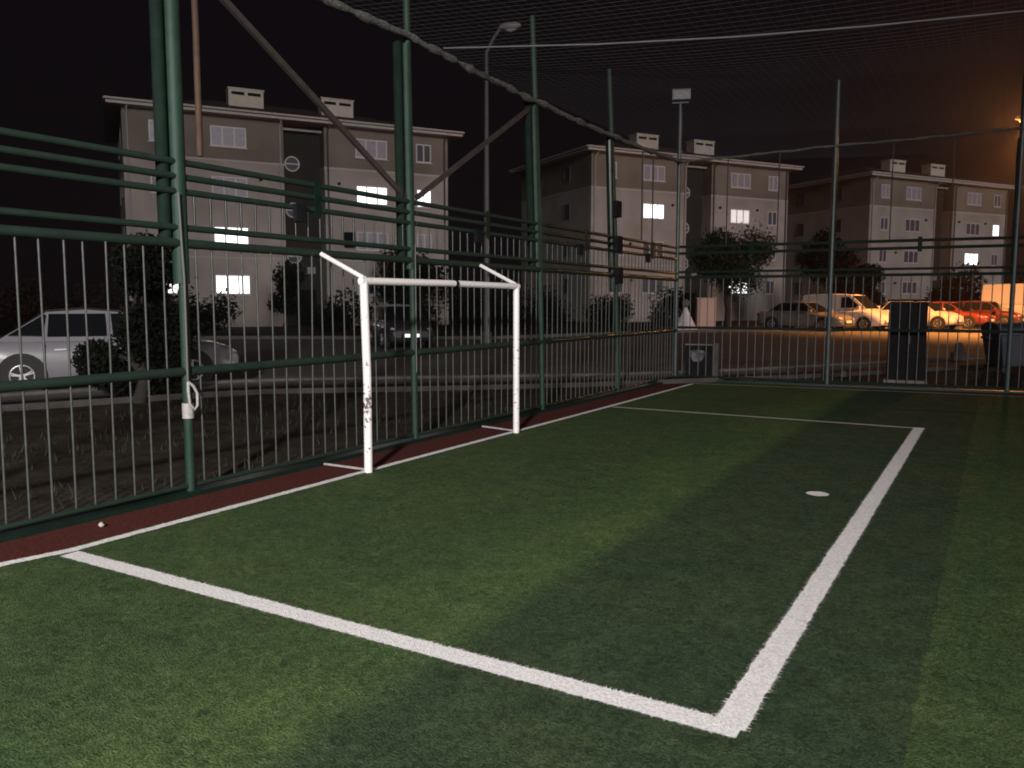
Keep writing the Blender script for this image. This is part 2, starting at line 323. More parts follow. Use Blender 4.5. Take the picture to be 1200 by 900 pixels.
# road beyond the fences, curving past the corner of the pitch
def road_frame():
    pts = [(-16.0,-30.0),(-12.5,-12.0),(-9.75,-2.5),(-9.0,-0.3),(-8.2,1.9),(-7.16,4.5),(-5.0,7.3),(-2.4,10.6),(0.75,14.5),(5.3,19.9),(12,27.9),(30,49.3),(70,97)]
    P = [Vector((a, b, 0)) for a, b in pts]; L = []
    for i in range(len(P)-1):
        p0 = P[max(i-1, 0)]; p1 = P[i]; p2 = P[i+1]; p3 = P[min(i+2, len(P)-1)]
        k = max(2, int((p2-p1).length/0.8))
        for j in range(k):
            q = j/k
            L.append(0.5*((2*p1)+(-p0+p2)*q+(2*p0-5*p1+4*p2-p3)*q*q+(-p0+3*p1-3*p2+p3)*q**3))
    L.append(P[-1]); return L
RL = road_frame()
def road_sheet(name, o0, o1, mt, z, thick=0.0, nseg=8):
    s = MB(); K = nseg+1
    for i, p in enumerate(RL):
        d = (RL[min(i+1, len(RL)-1)] - RL[max(i-1, 0)]).normalized(); nn = Vector((-d.y, d.x, 0))
        for k in range(K):
            q = p + nn*(o0+(o1-o0)*k/nseg); s.v.append((q.x, q.y, zg(q.x, q.y)+z))
    for i in range(len(RL)-1):
        for k in range(nseg): a = i*K+k; s.face((a+1, a, a+K, a+K+1), True)
    if thick:
        b = len(s.v); n0 = len(RL)*K
        for i in range(len(RL)):
            for k in (0, nseg): q = s.v[i*K+k]; s.v.append((q[0], q[1], q[2]-thick))
        for i in range(len(RL)-1):
            s.face((i*K, (i+1)*K, b+2*(i+1), b+2*i)); s.face((i*K+nseg, b+2*i+1, b+2*i+3, (i+1)*K+nseg))
    return tag(s.build(name, mt), kind='structure')
road_sheet('road', 0.16, 16.5, M['asphalt'], 0.035, 0, 14)
road_sheet('kerb', 0.0, 0.16, M['kerb'], 0.15, 0.3, 1)
road_sheet('pavement', -1.35, -0.01, M['pave'], 0.10, 0.25, 2)
road_sheet('kerb', 16.5, 16.66, M['kerb'], 0.16, 0.3, 1)

# rough grass on the verge outside the fence
gr = MB()
for i in range(9000):
    if random.random() < 0.5: x = -0.95-random.random()**0.8*7.5; y = random.uniform(-5, 12)
    else: x = random.uniform(-1.5, 9.5); y = back_y(x)+0.35+random.random()*6.5
    # keep to the verge
    best = min(RL[20:], key=lambda p: (p.x-x)**2+(p.y-y)**2) if i % 1 == 0 else None
    if (best-Vector((x, y, 0))).length < 1.45 or (x < best.x - 0.2 and y > best.y): continue
    if noise.noise((x*0.7, y*0.7, 4)) < -0.05: continue
    h = random.uniform(0.05, 0.16); a = random.random()*6.28; wv = random.uniform(0.006, 0.014)
    z = zg(x, y)-0.01; lx = random.uniform(-0.05, 0.05); ly = random.uniform(-0.05, 0.05)
    gr.poly([(x-wv*math.cos(a), y-wv*math.sin(a), z), (x+wv*math.cos(a), y+wv*math.sin(a), z), (x+lx, y+ly, z+h)])
tag(gr.build('verge_grass', M['grassy']), 'sparse rough grass on the dry verge outside the fence', 'grass', kind='stuff')

# thin haze box added to give the street lamp its halo
hz = MB(); hz.box(-420, 420, -420, 420, -1.5, 30)
hm = bpy.data.materials.new('lamp_halo_haze'); hm.use_nodes = True
hn = hm.node_tree; hn.nodes.clear(); ho = hn.nodes.new('ShaderNodeOutputMaterial'); hv = hn.nodes.new('ShaderNodeVolumePrincipled')
hv.inputs['Color'].default_value = (0.95, 0.93, 0.95, 1); hv.inputs['Density'].default_value = 0.0008; hv.inputs['Anisotropy'].default_value = 0.8
hn.links.new(hv.outputs[0], ho.inputs['Volume'])
tag(hz.build('haze', hm), 'thin added haze glowing round the street lamp', 'haze', kind='stuff')
# ------------------------------------------------------------------ apartment buildings
def window(parent, s0, s1, z0, z1, pane, lights=3, y=0.0, sill=True):
    fr = MB(); t = 0.07; e = 0.045
    fr.box(s0, s1, y-e, y-0.001, z0, z0+t); fr.box(s0, s1, y-e, y-0.001, z1-t, z1)
    fr.box(s0, s0+t, y-e, y-0.001, z0+t, z1-t); fr.box(s1-t, s1, y-e, y-0.001, z0+t, z1-t)
    for k in range(1, lights):
        c = s0+(s1-s0)*k/lights; fr.box(c-0.04, c+0.04, y-e, y-0.001, z0+t, z1-t)
    f = fr.build('window', M['pvc'], parent)
    p = MB(); p.box(s0+t+.002, s1-t-.002, y-0.022, y-0.002, z0+t+.002, z1-t-.002)
    po = p.build('pane', M[pane], f)
    if sill:
        si = MB(); si.box(s0-0.08, s1+0.08, y-0.10, y-0.002, z0-0.07, z0-0.003); si.build('sill', M['trim'], f)
    return f
NAR1, WID1, WID2, NAR2 = (1.32, 2.14), (4.50, 6.45), (12.85, 14.85), (16.75, 17.75)
SILL = [2.25, 5.00, 7.80, 10.60]
def building(P0, zoff, label, cat, spec, depth=11.0, group='apartment blocks across the road', double_first=False):
    gz = zg(P0[0], P0[1]) - 0.1
    root = empty('apartment_building', (P0[0], P0[1], 0), math.radians(57), label, cat, group)
    z = lambda h: h+zoff
    Lb = 18.9; zs = z(9.80); ze = z(12.30)
    wl = MB()
    wl.box(0, 8.55, 0, depth, gz, zs); wl.box(10.95, Lb, 0, depth, gz, zs)
    wl.build('wall', M['stucco'], root)
    wu = MB(); wu.box(0, 8.55, 0, depth, zs+0.1, ze); wu.box(10.95, Lb, 0, depth, zs+0.1, ze)
    tag(wu.build('upper_wall', M['taupe'], root), 'taupe top storey')
    sb = MB(); sb.box(-0.03, 8.58, -0.03, depth+0.03, zs, zs+0.1); sb.box(10.92, Lb+0.03, -0.03, depth+0.03, zs, zs+0.1)
    sb.build('string_course', M['trim'], root)
    s2 = MB(); s2.box(0.0, 8.55, -0.02, -0.002, z(4.32), z(4.40)); s2.box(10.95, Lb, -0.02, -0.002, z(4.32), z(4.40)); s2.build('string_course', M['trim'], root)
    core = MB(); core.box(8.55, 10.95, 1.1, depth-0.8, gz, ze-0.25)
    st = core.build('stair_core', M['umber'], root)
    cap = MB(); cap.box(8.55, 10.95, 0.6, 1.09, ze-0.32, ze-0.2); cap.build('stair_canopy', M['trim'], root)
    for zz in (10.1, 7.35, 4.6):
        ring = MB()
        ring.tube([(9.25+0.42*math.cos(k*math.pi/10), 1.08, z(zz)+0.42*math.sin(k*math.pi/10)) for k in range(21)], 0.045, 6)
        ring.bar((8.84, 1.08, z(zz)), (9.66, 1.08, z(zz)), 0.05, 0.06)
        ro = ring.build('porthole', M['pvc'], root)
        pd = MB(); pd.tube([(9.25, 1.07, z(zz)), (9.25, 1.098, z(zz))], 0.40, 20); pd.build('pane', M['pane'], ro)
    dr = MB(); dr.box(9.3, 10.5, 1.03, 1.098, gz+0.15, gz+2.3); dr.build('entrance_door', M['dark'], root)
    es = MB(); es.box(10.0, 10.5, 1.0, 1.098, z(3.55), z(3.95)); es.build('entrance_lamp', M['lampwhite'], root)
    ev = MB(); o = 0.75
    ev.box(-o, Lb+o, -o, depth+o, ze, ze+0.14); ev.build('eaves', M['trim'], root)
    gt = MB()
    for (a, b) in (((-o-.06, -o-.06), (Lb+o+.06, -o-.06)), ((-o-.06, depth+o+.06), (Lb+o+.06, depth+o+.06)), ((-o-.06, -o), (-o-.06, depth+o)), ((Lb+o+.06, -o), (Lb+o+.06, depth+o))):
        gt.bar((a[0], a[1], ze+0.23), (b[0], b[1], ze+0.23), 0.11, 0.10)
    gt.build('gutter', M['trim'], root)
    rf = MB(); b = len(rf.v); zr = ze+0.16; hr = 1.9; ins = depth/2+o
    rf.v += [(-o,-o,zr),(Lb+o,-o,zr),(Lb+o,depth+o,zr),(-o,depth+o,zr),(-o+ins,depth/2,zr+hr),(Lb+o-ins,depth/2,zr+hr)]
    for q in ((0,1,5,4),(1,2,5),(2,3,4,5),(3,0,4),(3,2,1,0)): rf.face(q)
    ro = rf.build('roof', M['roof'], root)
    for cs in (7.0, 12.6):
        ch = MB(); c0 = 3.0
        ch.box(cs-1.02, cs+1.02, c0, c0+1.0, ze+0.6, ze+2.30)
        co = ch.build('chimney', M['chim'], ro)
        cc = MB(); cc.box(cs-1.12, cs+1.12, c0-0.1, c0+1.1, ze+2.303, ze+2.42); cc.build('chimney_cap', M['chim'], co) if False else None
        sl = MB()
        for q in (-0.48, 0.48): sl.box(cs+q-0.38, cs+q+0.38, c0-0.012, c0-0.002, ze+1.98, ze+2.16)
        sl2 = link('vent_slot', sl.mesh('vent_slot', M['dark']), ro)
        cp = MB(); cp.box(cs-1.08, cs+1.08, c0-0.06, c0+1.06, ze+2.302, ze+2.38); link('chimney_cap', cp.mesh('chimney_cap', M['chim']), ro)
    for sx in (0.25, 8.35, 11.15, Lb-0.25):
        dp = MB(); dp.tube([(sx, -0.08, gz+0.2), (sx, -0.08, ze-0.35), (sx, -o, ze+0.1)], 0.05, 8); dp.build('downpipe', M['trim'] if sx in (0.25, 8.35) else M['galv'], root)
    cols = {'a': NAR1, 'b': WID1, 'c': WID2, 'd': NAR2}
    for r in range(4):
        for c in 'abcd':
            pane = spec.get(c+str(r), 'pane')
            s0, s1 = cols[c]; n = 2 if c in 'ad' else 3
            if double_first and c == 'a': s1 = s0+1.0
            if not double_first and c == 'a' and r < 2: s0, s1 = 1.62, 2.85
            wd = window(root, s0, s1, z(SILL[r]), z(SILL[r]+1.13), pane, n)
            if pane == 'lit': wd['label'] = 'brightly lit window'
            elif pane == 'litwarm': wd['label'] = 'curtained lit window'
    # flank facing the camera: two columns of small windows
    for r in range(4):
        for dy in (3.0, 7.4):
            fr = MB(); zz = z(SILL[r])
            fr.box(-0.045, -0.001, dy, dy+0.9, zz, zz+0.06); fr.box(-0.045, -0.001, dy, dy+0.9, zz+1.07, zz+1.13)
            fr.box(-0.045, -0.001, dy, dy+0.06, zz+.06, zz+1.07); fr.box(-0.045, -0.001, dy+.84, dy+0.9, zz+.06, zz+1.07)
            f = fr.build('window', M['galv'], root); p = MB(); p.box(-0.02, -0.002, dy+.062, dy+.838, zz+.062, zz+1.068); p.build('pane', M['pane'], f)
    # small wall fittings
    for s, h in ((7.2, 8.9), (11.8, 8.95), (15.6, 8.95), (3.4, 5.9), (3.5, 3.2)):
        b = MB(); b.tube([(s, -0.002, z(h)), (s, -0.16, z(h))], 0.09, 8); b.build('flue', M['dark'], root)
    return root
A = building((-35.6, 21.8), 0.0, 'leftmost apartment block, four lit windows on its left half, behind the goal', 'apartment building',
    dict(a3='curtain', b3='curtain', c3='curtain', d3='pane', a2='pane', b2='curtain', c2='lit', d2='lit', a1='lit', b1='lit', c1='curtain', d1='curtain', a0='lit', b0='lit', c0='pane', d0='pane'))
ac = MB(); ac.box(12.05, 12.65, -0.40, -0.01, 5.15, 6.05); ac.build('air_conditioner', M['dark'], A)
ac = MB(); ac.box(2.3, 3.1, -0.40, -0.01, 8.0, 8.6); ac.build('air_conditioner', M['dark'], A)
B = building((-20.0, 48.0), 0.25, 'middle apartment block behind the bushy tree, one bright window on each half', 'apartment building',
    dict(a3='curtain', b3='curtain', c3='curtain', d3='curtain', a2='pane', b2='lit', c2='litwarm', d2='pane', b1='pane', d1='curtain', c0='lit', a1='pane', c1='pane', a0='pane', b0='pane', d0='pane'))
Cc = building((-4.4, 71.3), 0.35, 'right apartment block behind the parked white van, mostly dark windows', 'apartment building',
    dict(a3='curtain', b3='curtain', c3='curtain', d3='pane', d2='lit', c1='lit'), double_first=True)
building((-27.0, 74.0), 0.2, 'dim apartment block half hidden behind the middle block', 'apartment building', {})
building((-13.5, 99.0), 0.2, 'dim apartment block half hidden behind the right block', 'apartment building', {})

# ------------------------------------------------------------------ trees and shrubs
def tree(name, loc, height, trunk_h, rx, rz, n, leafs, mt, label, cat, group=None, seed=1, lobes=7):
    rnd = random.Random(seed); x, y = loc; z0 = zg(x, y)-0.05
    root = empty(name, (x, y, z0), 0, label, cat, group)
    tb = MB(); top = trunk_h+(height-trunk_h)*0.55
    pts = [(0.06*rnd.uniform(-1, 1)*i, 0.06*rnd.uniform(-1, 1)*i, top*i/6) for i in range(7)]
    r0 = 0.035*height+0.02
    tb.tube(pts, [r0*(1-0.8*i/6) for i in range(7)], 9)
    cen = (height+trunk_h)/2; hz = (height-trunk_h)/2
    L = []
    for k in range(lobes):
        a = rnd.random()*6.28; q = rnd.uniform(0.25, 0.75)
        c = Vector((rx*q*math.cos(a), rx*q*math.sin(a), cen+hz*rnd.uniform(-0.65, 0.7))); L.append((c, rx*rnd.uniform(0.32, 0.55)))
        base = Vector(pts[rnd.randint(2, 4)]); mid = (base+c)/2+Vector((0, 0, 0.1))
        tb.tube([base, mid, c], [r0*0.42, r0*0.28, r0*0.1], 6)
    tb.build('trunk', M['bark'], root)
    lf = MB()
    for i in range(n):
        c, rr = L[i % lobes]
        d = Vector((rnd.gauss(0, 1), rnd.gauss(0, 1), rnd.gauss(0, 1)*rz)).normalized()*rr*(rnd.random()**0.45)*rnd.uniform(0.9, 1.25)
        p = c+d
        if p.z < trunk_h*0.6: continue
        nrm = Vector((rnd.gauss(0, 1), rnd.gauss(0, 1), rnd.gauss(0.4, 1))).normalized()
        t1 = nrm.orthogonal().normalized(); t2 = nrm.cross(t1); a = rnd.random()*6.28
        e1 = t1*math.cos(a)+t2*math.sin(a); e2 = nrm.cross(e1); s = leafs*rnd.uniform(0.6, 1.3)
        lf.poly([p-e1*s, p-e2*s*0.45, p+e1*s, p+e2*s*0.45])
    lf.build('crown', mt, root)
    return root
tree('bushy_tree', (-6.2, 35.0), 4.9, 1.7, 2.15, 0.75, 15000, 0.085, M['leaf'], 'bushy round tree in front of the middle apartment block', 'tree', seed=3, lobes=10)
tree('young_tree', (-6.7, 2.0), 2.8, 0.05, 0.86, 1.15, 19000, 0.055, M['leafdark'], 'dark young tree standing before the silver car', 'tree', seed=5, lobes=13)
tree('dark_tree', (-3.9, 52.0), 6.2, 1.2, 2.1, 1.2, 5200, 0.17, M['leafdark'], 'tall dark tree in the gap left of the right apartment block', 'tree', 'dark trees between the blocks', seed=8, lobes=9)
tree('dark_tree', (-2.8, 57.0), 4.2, 0.6, 1.6, 1.1, 3600, 0.17, M['leafdark'], 'shorter dark tree in front of the right block corner', 'tree', 'dark trees between the blocks', seed=9, lobes=7)
tree('dark_tree', (3.2, 66.0), 3.8, 0.4, 2.6, 0.8, 3600, 0.17, M['leafdark'], 'broad dark tree before the right block stairwell above the cars', 'tree', 'dark trees between the blocks', seed=10, lobes=8)
tree('dark_tree', (8.2, 74.0), 3.9, 0.4, 2.4, 0.9, 3600, 0.17, M['leafdark'], 'dark tree above the orange lit box van', 'tree', 'dark trees between the blocks', seed=14, lobes=8)
tree('dark_tree', (-24.5, 33.5), 5.4, 1.2, 2.6, 1.0, 3600, 0.15, M['leafdark'], 'dark tree by the right end of the leftmost block', 'tree', 'dark trees between the blocks', seed=17, lobes=7)
hedge = [(-27.5, 13.0, 2.3, 'russet', 'russet shrub above the silver car roof'), (-31.5, 20.0, 3.4, 'dark', 'tall shrub under the lit lower windows of the leftmost block'), (-27.3, 20.0, 1.7, 'dark', 'shrub in front of the leftmost block, right of its tall shrub'),
         (-25.0, 23.0, 3.4, 'dark', 'shrub below the leftmost block stairwell'), (-22.5, 25.0, 1.7, 'dark', 'shrub seen through the left half of the goal'), (-21.0, 28.5, 1.8, 'dark', 'shrub seen through the goal behind the dark hatchback'), (-18.2, 30.5, 1.7, 'dark', 'shrub seen through the right half of the goal'),
         (-16.0, 34.0, 1.8, 'dark', 'shrub behind the far side of the goal post'), (-13.2, 36.5, 1.7, 'dark', 'shrub seen through the fence right of the goal'), (-11.0, 41.0, 1.9, 'dark', 'shrub left of the pink cabinet')]
for i, (x, y, h, k, lb) in enumerate(hedge):
    tree('shrub', (x, y), h, 0.15, 1.3 if h > 3 else 2.0, 0.9, 2800, 0.11, M['leafred'] if k == 'russet' else M['leafdark'], lb, 'shrub', 'shrubs along the foot of the blocks', seed=30+i, lobes=6)

# ------------------------------------------------------------------ vehicles
def loft(st, ring):
    s = MB(); n = None
    for x, *a in st:
        R = ring(x, *a); n = len(R); s.v += R
    for i in range(len(st)-1):
        for k in range(n-1): a = i*n+k; s.face((a, a+n, a+n+1, a+1), True)
        a = i*n; s.face((a+n-1, a+2*n-1, a+n, a))
    s.face(range(n)); e = (len(st)-1)*n; s.face([e+k for k in reversed(range(n))])
    return s
def interp(st, step=0.12):
    o = []
    for a, b in zip(st[:-1], st[1:]):
        k = max(1, int((b[0]-a[0])/step))
        for i in range(k):
            t = i/k; o.append(tuple(p+(q-p)*t for p, q in zip(a, b)))
    o.append(st[-1]); return o
def panel(pts, shrink, off, thick=0.012):
    P = [Vector(p) for p in pts]; c = sum(P, Vector())/len(P); n = (P[1]-P[0]).cross(P[2]-P[0]).normalized()
    if n.dot(c-Vector((c.x*0.6, 0, 0.6))) < 0: n = -n; P.reverse()
    Q = [c+(p-c)*(1-shrink/max(0.2, (p-c).length)) + n*off for p in P]
    s = MB(); s.slab(Q, n*thick); return s
KIND = {
 'sedan': dict(L=2.28, W=0.89, zb=0.93, roof=1.45, fw=1.10, ft=0.25, rt=-0.95, rb=-1.75, hood=0.84, nose=0.70, tail=0.98, ax=(1.38, -1.36), pillars=(0.02, -0.98)),
 'hatch': dict(L=2.0, W=0.87, zb=0.95, roof=1.50, fw=1.05, ft=0.30, rt=-1.45, rb=-1.90, hood=0.90, nose=0.74, tail=0.98, ax=(1.25, -1.22), pillars=(0.0, -0.95)),
 'van': dict(L=2.20, W=0.91, zb=1.08, roof=1.83, fw=1.45, ft=0.60, rt=-2.02, rb=-2.14, hood=1.02, nose=0.80, tail=1.08, ax=(1.38, -1.35), pillars=(0.10,)),
 'box': dict(L=2.9, W=1.02, zb=1.35, roof=2.55, fw=2.45, ft=1.65, rt=-2.75, rb=-2.86, hood=1.22, nose=0.95, tail=1.35, ax=(2.0, -1.75), pillars=(1.05,)),
}
def car(name, kind, pm, loc, heading, label, cat, group=None, plate='plate', scale=1.0, side_glass=True):
    K = KIND[kind]; x, y = loc; z0 = zg(x, y)+0.037
    root = empty(name, (x, y, z0), math.radians(90-heading), label, cat, group); root.scale = (scale,)*3
    L, W, zb = K['L'], K['W'], K['zb']
    st = [(-L, W*.80, .42, K['tail']-.22), (-L+.06, W*.90, .30, K['tail']-.10), (-L+.22, W*.97, .24, K['tail']), (K['rb']+.1, W, .22, zb+.01), (0, W, .20, zb), (K['fw']-.15, W, .20, zb),
          (K['fw']+.10, W*.99, .20, K['hood']+.02), (L-.45, W*.95, .22, (K['hood']+K['nose'])/2+.03), (L-.14, W*.86, .25, K['nose']), (L-.04, W*.78, .30, K['nose']-.07), (L, W*.68, .40, K['nose']-.14)]
    def ring(x, w, zl, zt):
        h = zt-zl
        H = [(w*.90, zl), (w*.97, zl+.10*h), (w, zl+.35*h), (w*.995, zl+.60*h), (w*.97, zl+.82*h), (w*.90, zl+.96*h), (w*.70, zt+.015), (w*.35, zt+.03), (0, zt+.035)]
        return [(x, a, b) for a, b in H] + [(x, -a, b) for a, b in reversed(H[:-1])]
    body = loft(interp(st), ring)
    # greenhouse
    rw = W*(.70 if kind in ('sedan', 'hatch') else .84); bw = W*.935; ro = K['roof']; zc = zb-.03
    nsec = [(K['fw'], zc, bw*.93), (K['ft'], ro-.05, rw*.96), ((K['ft']+K['rt'])/2, ro, rw), (K['rt'], ro-.04, rw*.95), (K['rb'], zc, bw*.93)]
    base = [(K['fw'], bw*.93), (K['ft'], bw), ((K['ft']+K['rt'])/2, bw), (K['rt'], bw), (K['rb'], bw*.93)]
    top = [nsec[1], nsec[2], nsec[3]]
    b0 = len(body.v)
    for sg in (1, -1):
        for (bx, bwid) in base: body.v.append((bx, sg*bwid, zc))
        for (tx, tz, tw) in top: body.v.append((tx, sg*tw, tz))
    for tx, tz, tw in top: body.v.append((tx, 0, tz+.035))
    def bi(s, i): return b0+s*8+i
    def ti(s, i): return b0+s*8+5+i
    for s in (0, 1):
        for q in ((bi(s,0), bi(s,1), ti(s,0)), (bi(s,1), bi(s,2), ti(s,1), ti(s,0)), (bi(s,2), bi(s,3), ti(s,2), ti(s,1)), (bi(s,3), bi(s,4), ti(s,2)),
                  (ti(s,0), ti(s,1), b0+17, b0+16), (ti(s,1), ti(s,2), b0+18, b0+17)):
            body.face(q if s == 0 else tuple(reversed(q)))
    body.face((bi(0,0), ti(0,0), b0+16, ti(1,0), bi(1,0))); body.face((bi(0,4), bi(1,4), ti(1,2), b0+18, ti(0,2)))
    bo = body.build('body', pm, root)
    V = body.v
    ws = panel([V[bi(0,0)], V[ti(0,0)], V[ti(1,0)], V[bi(1,0)]], .07, .004); ws.build('windscreen', M['glass'], root)
    rwn = panel([V[bi(0,4)], V[ti(0,2)], V[ti(1,2)], V[bi(1,4)]], .09, .004); rwn.build('rear_window', M['glass'], root)
    for sg in (1, -1):
        def S(xx, t):   # point on the side of the greenhouse, t: 0 base .. 1 roof
            return (xx, sg*(bw+(rw-bw)*t), zc+(ro-zc)*t)
        xf0, xf1 = K['fw']-.16, K['ft']-.02; xr0, xr1 = K['rb']+.18, K['rt']-.0
        segs = []
        if kind in ('sedan', 'hatch'):
            pm_x = K['pillars'][0]; pr = K['pillars'][1]
            segs = [[S(xf0,.14), S(pm_x+.05,.14), S(pm_x+.03,.86), S(xf1,.86)], [S(pm_x-.05,.14), S(pr+.02,.14), S(pr+.06,.86), S(pm_x-.06,.86)], [S(pr-.05,.16), S(xr0+.02,.20), S(xr1-.02,.80), S(pr-.0,.86)]]
        else:
            pm_x = K['pillars'][0]; segs = [[S(xf0-.05,.10), S(pm_x+.05,.10), S(pm_x+.05,.80), S(xf1-.05,.80)]]
        for q in segs: panel(q, .0, .006, .010).build('side_window', M['glass'], root)
        # doors seams and handle
        seams = MB()
        for sx in ([K['fw']-.25, K['pillars'][0], K['pillars'][-1]-.02] if kind in ('sedan','hatch') else [K['fw']-.3, K['pillars'][0]]):
            seams.box(sx-.006, sx+.006, sg*W*.985, sg*(W*.985+.014) if sg > 0 else sg*(W*.985+.014), .34, zb-.08) if sg > 0 else seams.box(sx-.006, sx+.006, -(W*.985+.014), -W*.985, .34, zb-.08)
        seams.build('door_seam', M['dark'], root)
        for hx in ((K['pillars'][0]+.10, K['pillars'][-1]+.14) if kind in ('sedan','hatch') else (K['pillars'][0]+.12,)):
            hd = MB(); hd.bar((hx-.02, sg*(W*.995), zb-.17), (hx+.17, sg*(W*.995), zb-.165), .04, .028); hd.build('door_handle', M['chrome'], root)
        mr = MB(); mr.bar((K['fw']-.30, sg*(W*.93), zb+.02), (K['fw']-.28, sg*(W+.10), zb+.06), .04, .04); mr.box(K['fw']-.34, K['fw']-.20, min(sg*(W+.06), sg*(W+.24)), max(sg*(W+.06), sg*(W+.24)), zb+.0, zb+.14)
        mr.build('wing_mirror', pm, root, bevel=0.02)
        hl = MB(); hl.tube([(L-.30, sg*W*.74, K['nose']-.07), (L-.16, sg*W*.72, K['nose']-.085), (L-.075, sg*W*.62, K['nose']-.10)], [.055, .085, .06], 10); hl.build('headlight', M['headlamp'], root)
        tl = MB(); tl.tube([(-L+.02, sg*W*.66, K['tail']-.20), (-L+.06, sg*W*.84, K['tail']-.18), (-L+.24, sg*W*.955, K['tail']-.16)], [.05, .075, .04], 10); tl.build('taillight', M['taillamp'], root)
        for ax in K['ax']:
            r = .325 if kind != 'box' else .36
            yo = sg*(W+.008); yi = sg*(W-.20)
            arch = MB(); arch.disc_y((ax, r+.01), r+.055, yi, yo-sg*.0); a_ = arch.build('wheel_arch', M['black'], root)
            wt = MB(); wt.disc_y((ax, r), r, yi, yo+sg*.012); wo = wt.build('wheel', M['black'], root, bevel=0.02)
            rm = MB()
            yr = yo+sg*.014; ye = yo+sg*.026
            rm.tube([(ax+.185*math.cos(k*math.pi/12)*r/.325, yr, r+.185*math.sin(k*math.pi/12)*r/.325) for k in range(25)], .022, 6, False)
            for k in range(5):
                t = k*2*math.pi/5+.3; rm.bar((ax, yr, r), (ax+.19*math.cos(t), yr, r+.19*math.sin(t)), .05, .02)
                t2 = t+.22; rm.bar((ax, yr, r), (ax+.19*math.cos(t2), yr, r+.19*math.sin(t2)), .03, .018)
            rm.tube([(ax, yr-.01, r), (ax, ye, r)], .05, 12)
            rm.build('rim', M['chrome'], wo)
    gl = MB(); gl.box(L-.07, L+.012, -W*.40, W*.40, .36, .52); gl.build('grille', M['dark'], root, bevel=0.01)
    for xx, sgn in ((L+.014, 1), (-L-.002, -1)):
        zz = (.47 if sgn > 0 else .72)
        q = MB(); q.box(min(xx, xx+.012*sgn), max(xx, xx+.012*sgn), -.26, .26, zz-.055, zz+.055)
        if sgn < 0: q = MB(); q.box(-L-.016, -L+.05, -.26, .26, K['tail']-.36, K['tail']-.25)
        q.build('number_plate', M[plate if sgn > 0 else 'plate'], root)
    bp_ = MB(); bp_.box(-L-.03, -L+.12, -W*.72, W*.72, .34, .50); bp_.build('bumper', pm if kind != 'van' else M['dark'], root, bevel=0.03)
    return root
car('parked_car', 'sedan', M['silver'], (-9.16, 3.08), 30, 'silver sedan parked sideways behind the left fence bay', 'car', 'parked cars', scale=1.03)
car('parked_car', 'hatch', M['dark_car'], (-12.9, 16.9), 131, 'dark hatchback facing the goal with a bright number plate', 'car', 'parked cars', plate='plate_glow')
H = 108
car('parked_car', 'sedan', M['beige_car'], (-2.75, 36.7), H, 'dull pale sedan at the left end of the orange lit row', 'car', 'parked cars')
car('parked_van', 'van', M['white_car'], (-1.2, 39.2), H, 'small white panel van parked between the pale sedan and the white hatchback', 'van')
car('parked_car', 'hatch', M['white_car'], (2.0, 42.9), H, 'white hatchback half hidden behind the dark cabinet', 'car', 'parked cars')
car('parked_car', 'sedan', M['red_car'], (3.2, 45.2), H, 'bright red car right of the white hatchback', 'car', 'parked cars')
car('parked_car', 'hatch', M['maroon'], (5.0, 47.7), H, 'darker red car before the tall box van, rightmost of the row', 'car', 'parked cars')
car('parked_van', 'box', M['white_car'], (7.6, 52.5), 100, 'tall white cargo van glowing orange behind the red cars', 'van')

# ------------------------------------------------------------------ street lamps
def street_lamp(loc, h, arm_dir, arm, label, lit=False, r=0.07):
    x, y = loc; z0 = zg(x, y)
    root = empty('street_lamp', (x, y, z0), 0, label, 'street lamp')
    hh = h-z0; d = Vector(arm_dir).normalized()
    p = MB(); p.tube([(0,0,0),(0,0,hh*.5),(0,0,hh-0.9)], [r*1.35, r, r*.75], 10); p.tube([(0,0,0),(0,0,0.5)], r*1.9, 10); p.build('pole', M['galv'], root)
    a = MB(); a.tube([(0,0,hh-0.95), tuple(d*arm*.12+Vector((0,0,hh-.78))), tuple(d*arm*.55+Vector((0,0,hh-.35))), tuple(d*arm+Vector((0,0,hh)))], [r*.7]*4, 8); a.build('arm', M['galv'], root)
    hd = MB(); c = d*arm+Vector((0,0,hh)); e = c+d*0.75+Vector((0,0,.08))
    hd.tube([tuple(c-d*.05), tuple(c+d*.15+Vector((0,0,.02))), tuple(c+d*.55+Vector((0,0,.05))), tuple(e)], [.06, .14, .15, .05], 12)
    hd.build('lamp_head', M['lampwhite'], root)
    gb = MB(); q = c+d*.36+Vector((0,0,-.11)); gb.tube([tuple(q+Vector((0,0,.04))-d*.2), tuple(q-d*.02), tuple(q+Vector((0,0,.04))+d*.2)], [.05, .10, .05], 10)
    gb.build('lamp_glass', M['sodium'] if lit else M['lampglass'], root)
    return root, Vector((x, y, z0))+q
street_lamp((-11.5, 20.5), 12.1, az(60), 0.55, 'tall thin unlit street lamp behind the goal', r=0.10)
lp, lq = street_lamp((8.78, 37.2), 9.95, (-1, 0.05, 0), 2.2, 'lit orange street lamp at the right edge of the view', True, r=0.09)
ld = bpy.data.lights.new('sodium_lamp', 'SPOT'); ld.energy = 34000; ld.color = (1.0, 0.345, 0.075); ld.shadow_soft_size = 0.12; ld.spot_size = math.radians(130); ld.spot_blend = 0.75
lo = bpy.data.objects.new('sodium_lamp', ld); C.objects.link(lo); lo.location = lq+Vector((0, 0, -0.16))
lo.rotation_euler = Vector((0.02, 0.26, -1)).to_track_quat('-Z', 'Y').to_euler()
l2d = bpy.data.lights.new('sodium_spill', 'POINT'); l2d.energy = 1700; l2d.color = (1.0, 0.345, 0.08); l2d.shadow_soft_size = 0.12
